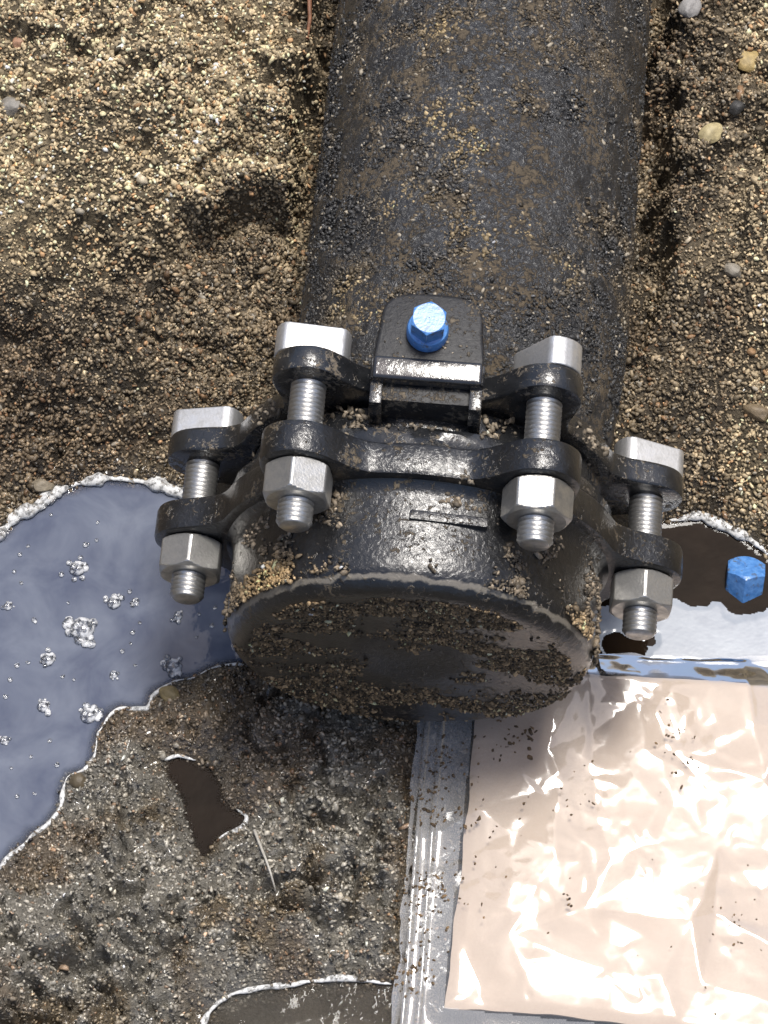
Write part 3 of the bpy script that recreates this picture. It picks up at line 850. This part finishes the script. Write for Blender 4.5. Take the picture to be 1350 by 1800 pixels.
bagroot = bpy.data.objects.new("plastic_bag", None); scene.collection.objects.link(bagroot)
bagroot.location = (*at(1050, 1500, -0.114), -0.114); bagroot["_base"] = True
tag(bagroot, "clear crinkled plastic bag lying below the cap at the right", "plastic bag")
BC = [Vector((*b, 0)) for b in BAG]
from mathutils.geometry import delaunay_2d_cdt
def facets(X, Y, spacing, amp, seed):
    """heights of a crumpled sheet: flat triangular facets between random high and low points"""
    rs = np.random.default_rng(seed)
    x0, x1, y0, y1 = X.min() - spacing, X.max() + spacing, Y.min() - spacing, Y.max() + spacing
    pts = []
    for a in np.arange(x0, x1, spacing):
        for b in np.arange(y0, y1, spacing * 0.9):
            pts.append((a + rs.uniform(-0.48, 0.48) * spacing, b + rs.uniform(-0.48, 0.48) * spacing))
    vs_, _, fs_ = delaunay_2d_cdt([Vector(p) for p in pts], [], [], 0, 1e-7)[:3]
    hz = rs.uniform(0, 1, len(vs_)) ** 1.3 * amp
    out = np.zeros(X.shape)
    for f in fs_:
        a, b, c = (vs_[i] for i in f); D = (b.y - c.y) * (a.x - c.x) + (c.x - b.x) * (a.y - c.y)
        if abs(D) < 1e-14: continue
        m = (X >= min(a.x, b.x, c.x)) & (X <= max(a.x, b.x, c.x)) & (Y >= min(a.y, b.y, c.y)) & (Y <= max(a.y, b.y, c.y))
        if not m.any(): continue
        l1 = ((b.y - c.y) * (X[m] - c.x) + (c.x - b.x) * (Y[m] - c.y)) / D; l2 = ((c.y - a.y) * (X[m] - c.x) + (a.x - c.x) * (Y[m] - c.y)) / D; l3 = 1 - l1 - l2
        ok = (l1 >= -1e-6) & (l2 >= -1e-6) & (l3 >= -1e-6)
        v = out[m]; v[ok] = (l1 * hz[f[0]] + l2 * hz[f[1]] + l3 * hz[f[2]])[ok]; out[m] = v
    return out
def blur(Z, n):
    for _ in range(n):
        Zp = np.pad(Z, 1, 'edge'); Z = (Zp[:-2, 1:-1] + Zp[2:, 1:-1] + Zp[1:-1, :-2] + Zp[1:-1, 2:] + 2 * Z) / 6
    return Z
def film(name, lift, k):
    N = 260
    U, V_, P = quad_grid(BC, N, N)
    dc = sdf([tuple(c[:2]) for c in CARD], P[..., 0], P[..., 1])
    on = smooth(0.014, -0.006, dc)
    x, y = P[..., 0], P[..., 1]
    wx = x + 0.005 * (fbm(x, y, 0.03, 2, 6) - 0.5); wy = y + 0.005 * (fbm(x, y, 0.03, 2, 7) - 0.5)
    cr = blur(facets(wx, wy, 0.036, 0.0062, k), 1) + blur(facets(wx, wy, 0.016, 0.0017, k + 1), 1) * (0.35 + 0.65 * smooth(0.42, 0.62, fbm(x, y, 0.05, 2, 4))) + blur(facets(wx, wy, 0.0065, 0.00055, k + 2), 1) * smooth(0.40, 0.65, fbm(x, y, 0.035, 2, 1))
    edge = np.minimum(np.minimum(U, 1 - U) * 0.25, np.minimum(V_, 1 - V_) * 0.22)
    flat = smooth(0, 0.004, edge)
    z = -0.1145 + 0.0045 * on + lift + cr * (0.45 + 0.55 * on) * (0.3 + 0.7 * flat)
    for su in (0.020, 0.052):                       # heat-sealed seams along the left edge
        z = z + 0.0016 * np.exp(-((U - su - 0.006 * (fbm(x, y, 0.05, 2, 1) - 0.5)) / 0.006) ** 2)
    jag = 0.005 * (fbm(x, y, 0.02, 3, 3) - 0.5) * (1 - flat)
    V = np.stack([x + jag, y + jag, z], -1).reshape(-1, 3); F = grid_faces(N, N)
    margin = (dc.ravel()[F] > 0.0015).all(1)
    for nm, FF, mt in ((name, F[~margin], M_FILM), ("sealed_margin", F[margin], M_FILM2)):
        used = np.unique(FF); remap = -np.ones(len(V), int); remap[used] = np.arange(len(used))
        fo = link(nm, np_mesh(nm, V[used], remap[FF]), mt, bagroot)
    zi = lambda px, py: z[np.unravel_index(np.argmin((x - at(px, py, -0.107)[0]) ** 2 + (y - at(px, py, -0.107)[1]) ** 2), x.shape)]
    C = []; S_ = []
    for px, py, n, sp, r in ((880, 1300, 26, 30, 0.0007), (930, 1300, 12, 14, 0.0012), (1180, 1285, 14, 16, 0.0006), (1200, 1340, 16, 26, 0.0007), (1020, 1400, 14, 40, 0.0006), (830, 1430, 14, 26, 0.0009), (1000, 1580, 6, 8, 0.0009), (760, 1500, 26, 60, 0.0007), (790, 1560, 14, 40, 0.0006), (1150, 1600, 14, 120, 0.0005), (1290, 1620, 16, 30, 0.0006), (1100, 1700, 20, 160, 0.0005), (740, 1640, 24, 40, 0.0007), (755, 1400, 60, 30, 0.0008), (735, 1560, 50, 30, 0.0008), (720, 1700, 50, 26, 0.0008), (775, 1330, 40, 22, 0.0007)):
        for _ in range(n):
            a, b = random.gauss(px, sp), random.gauss(py, sp); w = at(a, b, -0.107)
            C.append((w[0], w[1], zi(a, b) + 0.0002)); S_.append(r * random.uniform(0.5, 1.5))
    C = np.array(C); c = np.array((0.12, 0.075, 0.035)) * np.exp(RNG.normal(0, 0.4, (len(C), 1)))
    grains("dirt_specks", C, np.array(S_), np.concatenate([c, np.full((len(C), 1), 0.5)], 1), M_GRAIN, bagroot)
film("top_film", 0.0012, 1)

# ------------------------------------------------------------------ small things
def blob(name, x, y, z, r, mat, seed, flat=0.7, ang=0.0, stretch=(1, 1), sub=3, rough=0.3, facet=False):
    bm = bmesh.new(); bmesh.ops.create_icosphere(bm, subdivisions=sub, radius=1.0)
    rs = np.random.default_rng(seed)
    dirs = rs.standard_normal((7, 3)); dirs /= np.linalg.norm(dirs, axis=1, keepdims=True); lim = rs.uniform(0.62, 0.95, 7)
    ph = rs.uniform(0, 6, 3)
    for v in bm.verts:
        p = np.array(v.co[:])
        k = 1.0
        for d_, l_ in zip(dirs, lim):
            t = p @ d_
            if t > l_: k = min(k, l_ / t)
        k *= 1 + rough * 0.25 * math.sin(3.1 * p[0] + ph[0]) * math.sin(2.7 * p[1] + ph[1]) * math.sin(3.3 * p[2] + ph[2])
        v.co = (p[0] * k * r * stretch[0], p[1] * k * r * stretch[1], p[2] * k * r * flat)
    me = bm_mesh(bm, name, 28 if facet else 60)
    o = link(name, me, mat); o.location = (x, y, z); o.rotation_euler = (0, 0, ang)
    return o
PXM = 0.000305
stones = [  # px, py, radius px, colour, stretch, label
    (1313, 105, 30, (0.42, 0.31, 0.13), (1, 1.15), "ochre yellow stone near the top right corner"),
    (1248, 236, 28, (0.48, 0.40, 0.22), (1.15, 0.75), "pale yellow chipped stone right of the pipe"),
    (1295, 190, 20, (0.05, 0.048, 0.045), (0.8, 1.1), "small dark grey stone between the two yellow stones"),
    (1213, 14, 26, (0.30, 0.29, 0.28), (1.1, 0.9), "grey angular stone at the top edge right of pipe"),
    (18, 185, 30, (0.26, 0.24, 0.21), (1.1, 0.9), "flat grey stone at the left edge in dry sand"),
    (34, 78, 17, (0.42, 0.24, 0.15), (1, 0.9), "reddish pebble in the top left corner"),
    (380, 118, 10, (0.75, 0.73, 0.68), (1.1, 0.9), "tiny white pebble in the dry upper left sand"),
    (300, 1222, 21, (0.22, 0.17, 0.08), (1.2, 0.85), "olive brown pebble on the shore below the leftmost bolt"),
    (139, 1372, 19, (0.12, 0.095, 0.06), (1, 0.9), "dark pebble on the lower shore of the blue-grey puddle"),
    (1332, 726, 26, (0.20, 0.15, 0.09), (1.3, 0.7), "brown stone at the right edge above the brown puddle"),
    (75, 855, 22, (0.24, 0.20, 0.14), (1.2, 0.8), "wet pebble on the upper shore of the blue-grey puddle"),
    (1290, 478, 22, (0.28, 0.25, 0.20), (1.1, 0.8), "grey-brown stone at the right in damp sand"),
]
for i, (x, y, r, c, stt, lab) in enumerate(stones):
    z = -0.06
    for _ in range(6):
        w = at(x, y, z); z = float(height(np.array([w[0]]), np.array([w[1]]))[0])
    o = blob("stone", w[0], w[1], z + 0.0002, r * PXM * 0.92, mat_stone("stone_%d" % i, c), 40 + i, 0.65, random.random() * 3, stt, 3, 0.4, True)
    tag(o, lab, "stone", "stones lying in the sand")

foams = [  # px, py, radius px, lobes, label
    (145, 1106, 36, 4, "largest angular foam clump in the middle of the blue-grey puddle"),
    (136, 1000, 24, 3, "foam clump above the largest one on the blue-grey puddle"),
    (200, 1060, 20, 3, "foam clump just right of and above the largest one"),
    (238, 1058, 12, 2, "small foam bubble right of a larger clump, mid puddle"),
    (84, 1160, 20, 3, "long foam clump left of and below the largest one"),
    (313, 1083, 14, 2, "foam bubble right under the leftmost bolt's end"),
    (305, 1172, 24, 3, "foam clump touching the shore nearest the cap"),
    (76, 1242, 18, 3, "round foam clump low in the blue-grey puddle"),
    (156, 1258, 24, 4, "foam clump against the lower shore of the blue-grey puddle"),
    (14, 1066, 13, 2, "foam bubble at the left edge level with the largest clump"),
    (8, 1302, 13, 2, "foam bubble at the left edge low in the puddle"),
    (200, 1186, 12, 2, "foam bubble midway between largest clump and lower shore"),
]
def foam(x, y, r, lobes, seed, name="foam_bubble"):
    """a raft of froth: small domes of many sizes crowded together"""
    rs = random.Random(seed)
    bm = bmesh.new()
    ax = rs.uniform(0, 6.28); el = rs.uniform(0.6, 0.95)
    for k in range(lobes):
        a = rs.uniform(0, 6.28); d = r * rs.uniform(0.55, 0.95) if k else 0
        rr = (r * 0.62 if k == 0 else r * rs.uniform(0.14, 0.34)) if lobes > 2 else r * (0.8 if k == 0 else 0.5)
        ret = bmesh.ops.create_icosphere(bm, subdivisions=2, radius=rr)
        dx, dy = d * math.cos(a), el * d * math.sin(a)
        off = Vector((dx * math.cos(ax) - dy * math.sin(ax), dx * math.sin(ax) + dy * math.cos(ax), 0))
        for v in ret["verts"]:
            v.co *= rs.uniform(0.93, 1.06)
            v.co.z = max(v.co.z * 0.6, -0.0008)
            v.co += off
    me = bm_mesh(bm, name, 50)
    w = at(x, y, W)
    return link(name, me, M_FOAM, None, (w[0], w[1], W + 0.0004))
for i, (x, y, r, l, lab) in enumerate(foams):
    tag(foam(x, y, r * PXM * 1.1, l * 2 + 1, i), lab, "foam", "foam bubbles on the blue-grey puddle")
flecks = [(35, 975), (50, 960), (25, 1005), (38, 1025), (90, 905), (172, 918), (170, 950), (150, 958), (108, 1010), (60, 1090), (120, 1060), (246, 1095), (233, 1112), (230, 1132), (215, 1145), (50, 1165), (30, 1170), (238, 1170), (18, 1195), (110, 1190), (130, 1195), (345, 1120), (372, 1100), (378, 1068), (350, 1080), (88, 1302), (10, 1225), (55, 1330), (30, 1400), (60, 1395), (20, 1350), (100, 1345), (228, 1040)]
for i, (x, y) in enumerate(flecks):
    if i < 33:
        o = foam(x, y, random.uniform(3.5, 7.0) * PXM, 1 + i % 2, 100 + i, "foam_fleck")
        tag(o, "tiny pale fleck of foam floating on the blue-grey puddle", "foam", "tiny foam flecks on the blue-grey puddle")

# sky reflection painted as a pale sheet on the front half of the right puddle, with ragged holes
def sky_sheet():
    Pp = poly([(1040, 1065), (1190, 1052), (1215, 1062), (1245, 1068), (1262, 1060), (1278, 1080), (1310, 1084), (1350, 1074), (1420, 1080), (1520, 1095), (1520, 1180), (1300, 1176), (1060, 1168)])
    P = np.array(Pp); x0, y0 = P.min(0); x1, y1 = P.max(0); st = 0.0007
    xs = np.arange(x0, x1, st); ys = np.arange(y0, y1, st); A, B = np.meshgrid(xs, ys)
    d = sdf(Pp, A, B) + 0.008 * (fbm(A, B, 0.014, 4, 2) - 0.5)
    for hx, hy, hr in ((1085, 1135, 26), (1120, 1140, 18), (1145, 1128, 9)):
        c = at(hx, hy, W); d = np.maximum(d, hr * PXM - np.hypot(A - c[0], B - c[1]) + 0.004 * (fbm(A, B, 0.006, 2, 3) - 0.5))
    F = grid_faces(len(xs), len(ys)); F = F[(d.ravel()[F] < 0).all(1)]
    used = np.unique(F); remap = -np.ones(A.size, int); remap[used] = np.arange(len(used))
    Z = W + 0.0007 + 0.0003 * smooth(0, -0.004, d)
    o = link("sky_reflection_sheet", np_mesh("s", np.stack([A.ravel(), B.ravel(), Z.ravel()], -1)[used], remap[F]), M_SKY_SHEET)
    tag(o, "pale grey painted sky reflection on the puddle above the bag", "silt film")  # no real silt film, the sheet only paints the sky reflection
sky_sheet()

# broken-off blue hex piece in the right puddle
w = at(1308, 1046, W)
bp = link("blue_nut", hex_body(0.0215, 0.0200, 0.93), M_BLUE)
bp.location = (w[0], w[1] + 0.004, W - 0.0085); bp.rotation_euler = (R(62), R(14), R(24))
tag(bp, "blue hex piece lying half under water in the right puddle", "nut")

def twig(pts, r, mat, label, bend=0.001):
    cu = []
    for x, y, up in pts:
        z = -0.09
        for _ in range(5):
            w = at(x, y, z); z = float(height(np.array([w[0]]), np.array([w[1]]))[0])
        cu.append(Vector((w[0], w[1], z + up)))
    V = []; m = 7
    for i, p in enumerate(cu):
        t = (cu[min(i + 1, len(cu) - 1)] - cu[max(i - 1, 0)]).normalized(); s = t.cross(Vector((0, 0, 1))).normalized(); u = s.cross(t)
        rr = r * (1 - 0.6 * i / (len(cu) - 1)) * random.uniform(0.85, 1.15)
        for j in range(m):
            a = 2 * math.pi * j / m; q = p + (s * math.cos(a) + u * math.sin(a)) * rr; V.append(q[:])
    me = np_mesh("twig", V, grid_faces(m, len(cu), True))
    return tag(link("twig", me, mat), label, "twig")
twig([(448, 1462, 0.002), (458, 1490, 0.0035), (468, 1515, 0.004), (476, 1540, 0.0035), (485, 1568, 0.002)], 0.0011, mat_stone("pale_twig", (0.55, 0.52, 0.46)), "thin pale twig in the sand right of the small pool")
twig([(548, -30, 0.004), (546, 10, 0.005), (545, 40, 0.005), (540, 70, 0.002)], 0.0022, mat_stone("root", (0.24, 0.11, 0.06)), "reddish root at the top edge left of the pipe")
